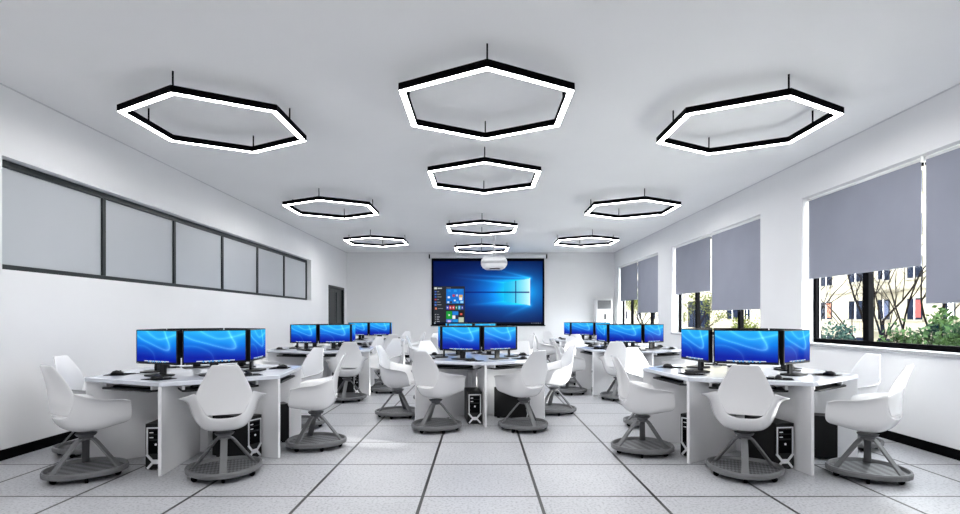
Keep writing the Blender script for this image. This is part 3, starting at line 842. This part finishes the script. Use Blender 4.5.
# ------------------------------------------------------------------ outside
struct(obj('ground', nbox(XW + T, 60, -20, 110, -1.5, -1.0), M['ground']))
XF = 22.0
bl = thing('apartment_building', 'cream rendered apartment building seen through the right windows', 'building', (XF, 0, 0))
obj('facade_wall', nbox(0, 8, 6.5, 110, -1.0, 15), M['facade'], bl)  # near end runs on unseen, added to block sun from the farthest window
bm = bmesh.new()
for z in (.55, 2.72, 4.9, 7.1, 9.3, 11.5): box(bm, -.12, 0, 6.5, 110, z, z + .1)
obj('string_course', bm, M['facade_trim'], bl)
cols = [(34.4, 1.1), (31.7, 1.2), (29.5, .85), (27.4, .95), (25.4, .7), (23.2, .9), (20.9, 1.0), (18.4, 1.0), (15.6, 1.0), (37.6, 1.2), (41.2, 1.3), (44.6, .8), (47.2, 2.2), (59.5, 1.6), (64, 1.8), (69, 1.8), (75, 1.8), (82, 2)]
for k, (y, wide) in enumerate(cols):
    for fl in range(5):
        z = -.95 + 2.12 * fl; ht = 1.08
        wf = obj('window_surround', nbox(-.09, .02, y - wide / 2 - .1, y + wide / 2 + .1, z - .1, z), M['facade_trim'], bl)
        obj('window_pane', nbox(-.02, .02, y - wide / 2, y + wide / 2, z, z + ht), M['winglass'], wf)
        obj('window_bar', nbox(-.04, -.02, y - .03, y + .03, z, z + ht), M['white'], wf)
        if fl == 1 and k < 5:
            cm = [M['orange'], M['winglass'], M['bluecloth'], M['red'], M['white']][k]
            obj('curtain', nbox(-.05, -.041, y - wide / 2 + .05, y - wide / 2 + .05 + wide * .38, z + .1, z + ht - .08), cm, wf)
bay = obj('glazed_bay', nbox(-.4, 0, 51.9, 56.2, .3, 2.95), M['winglass'], bl)
bm = bmesh.new()
for y in (51.9, 53.3, 54.8, 56.1): box(bm, -.44, -.4, y, y + .1, .3, 2.95)
box(bm, -.44, -.4, 51.9, 56.2, 2.3, 2.4)
obj('bay_frame', bm, M['matblack'], bay)
for (y, z) in ((29.4, 2.72), (29.4, .6), (48, 2.9)):
    b_ = obj('balcony', nbox(-1.0, 0, y - 1.2, y + 1.2, z - .1, z), M['facade_trim'], bl)
    bm = nbox(-1.0, -.96, y - 1.2, y + 1.2, z + .5, z + .55)
    for q in range(13): box(bm, -.99, -.97, y - 1.2 + q * .2, y - 1.18 + q * .2, z, z + .5)
    obj('railing', bm, M['facade_trim'], b_)

def tree(label, x, y, z0, lean, h, r, seed, leaves=0, lm=None, levels=4):
    rn = random.Random(seed); bm = bmesh.new(); tips = []
    def grow(p, d, L_, r_, lv):
        n = 4; pts = [p.copy()]; rr = [r_]
        for i in range(n):
            d = (d + Vector((rn.uniform(-.13, .13), rn.uniform(-.13, .13), rn.uniform(-.02, .09)))).normalized()
            p = p + d * L_ / n; pts.append(p.copy()); rr.append(r_ * (1 - .42 * (i + 1) / n))
        tube(bm, pts, rr, 6 if lv > 1 else 4)
        if lv <= 1: tips.extend(pts[1:])
        if lv > 0:
            for k in range(rn.choice((2, 3, 3))):
                q = pts[rn.choice((2, 3, 4))] if k else pts[-1]
                ax = Vector((rn.uniform(-1, 1), rn.uniform(-1, 1), rn.uniform(-.1, .5))).normalized()
                grow(q, (d + ax * .62).normalized(), L_ * rn.uniform(.6, .8), r_ * .5, lv - 1)
    t = thing('street_tree', label, 'tree', (x, y, z0), 0, 'thin trees outside the windows')
    for k, a in enumerate(lean):
        grow(Vector((0.03 * k, 0.04 * k, 0)), Vector((a[0], a[1], 1)).normalized(), h, r, levels)
    obj('trunk_and_branches', bm, M['bark'], t)
    if leaves:
        V = []; Fc = []
        for i in range(leaves):
            c = rn.choice(tips) + Vector([rn.gauss(0, .12) for _ in range(3)])
            a = Vector([rn.uniform(-1, 1) for _ in range(3)]).normalized() * .06; b = Vector([rn.uniform(-1, 1) for _ in range(3)]).normalized().cross(a) * .6
            q = len(V); V += [c - a, c + b, c + a, c - b]; Fc.append((q, q + 1, q + 2, q + 3))
        obj('foliage', (V, Fc), lm, t)
    return t
tree('bare multi stemmed tree behind the left pane of the nearest window', 11, 18.2, -1, [(.02, .1), (0, -.12), (-.1, .45)], 2.0, .055, 11)
tree('bare leaning tree behind the middle of the nearest window', 11, 15.2, -1, [(.0, -.28), (0, .2), (.05, .05)], 2.2, .06, 5)
tree('bare tree just left of the near blind in the nearest window', 10.5, 13.0, -1, [(.0, -.25), (0, .12)], 2.0, .05, 21)
tree('yellow green leafy young tree seen through the middle window', 12, 30, -1, [(0, .15), (0, -.2)], 1.6, .06, 8, 1100, M['leaf3'], 3)
tree('leafy young tree seen through the farthest window', 12, 40, -1, [(0, .25), (0, -.2)], 1.8, .07, 10, 2600, M['leaf3'], 3)
tree('small leafy tree at the near edge of the farthest window', 12, 33.5, -1, [(0, .1), (0, -.1)], 1.6, .07, 14, 2600, M['leaf3'], 3)

def shrub(label, x, y, rx, ry, h, n, m, seed):
    rn = random.Random(seed); t = thing('garden_shrub', label, 'shrub', (x, y, -1), 0, 'shrubs below the windows outside')
    bm = bmesh.new(); tips = []
    for k in range(34):
        a = rn.uniform(0, 2 * PI); q = math.sqrt(rn.random()); hh = h * (1 - .45 * q * q) * rn.uniform(.8, 1.08)
        p1 = Vector((rx * q * math.cos(a), ry * q * math.sin(a), hh)); mid = p1 * .55 + Vector((0, 0, hh * .1))
        tube(bm, [(0, 0, 0), mid, p1], [.02, .012, .004], 4); tips += [mid.lerp(p1, s) for s in (.2, .4, .6, .8, .95, 1)]
    obj('stems', bm, M['bark'], t)
    V = []; Fc = []
    for i in range(n):
        c = rn.choice(tips) + Vector([rn.gauss(0, .1) for _ in range(3)])
        a = Vector([rn.uniform(-1, 1) for _ in range(3)]).normalized() * rn.uniform(.04, .075); b = Vector([rn.uniform(-1, 1) for _ in range(3)]).normalized().cross(a) * .6
        q = len(V); V += [c - a, c + b, c + a, c - b]; Fc.append((q, q + 1, q + 2, q + 3))
    obj('foliage', (V, Fc), m, t)
shrub('blue green shrub at the left pane of the nearest window', 9.5, 14.3, .7, .8, 1.95, 3800, M['leaf2'], 1)
shrub('sparse blue green shrub at the far end of the nearest window', 9.8, 16.0, .6, .6, 2.1, 1500, M['leaf2'], 2)
shrub('dense green shrub under the near blind of the nearest window', 9.0, 10.4, .8, .75, 2.2, 6500, M['leaf'], 3)
shrub('green shrub left of the dense one in the nearest window', 9.6, 12.3, .7, .7, 1.95, 3800, M['leaf'], 4)
shrub('leafy shrub outside the middle window', 11, 22.5, 1.0, 1.2, 2.2, 1800, M['leaf3'], 6)
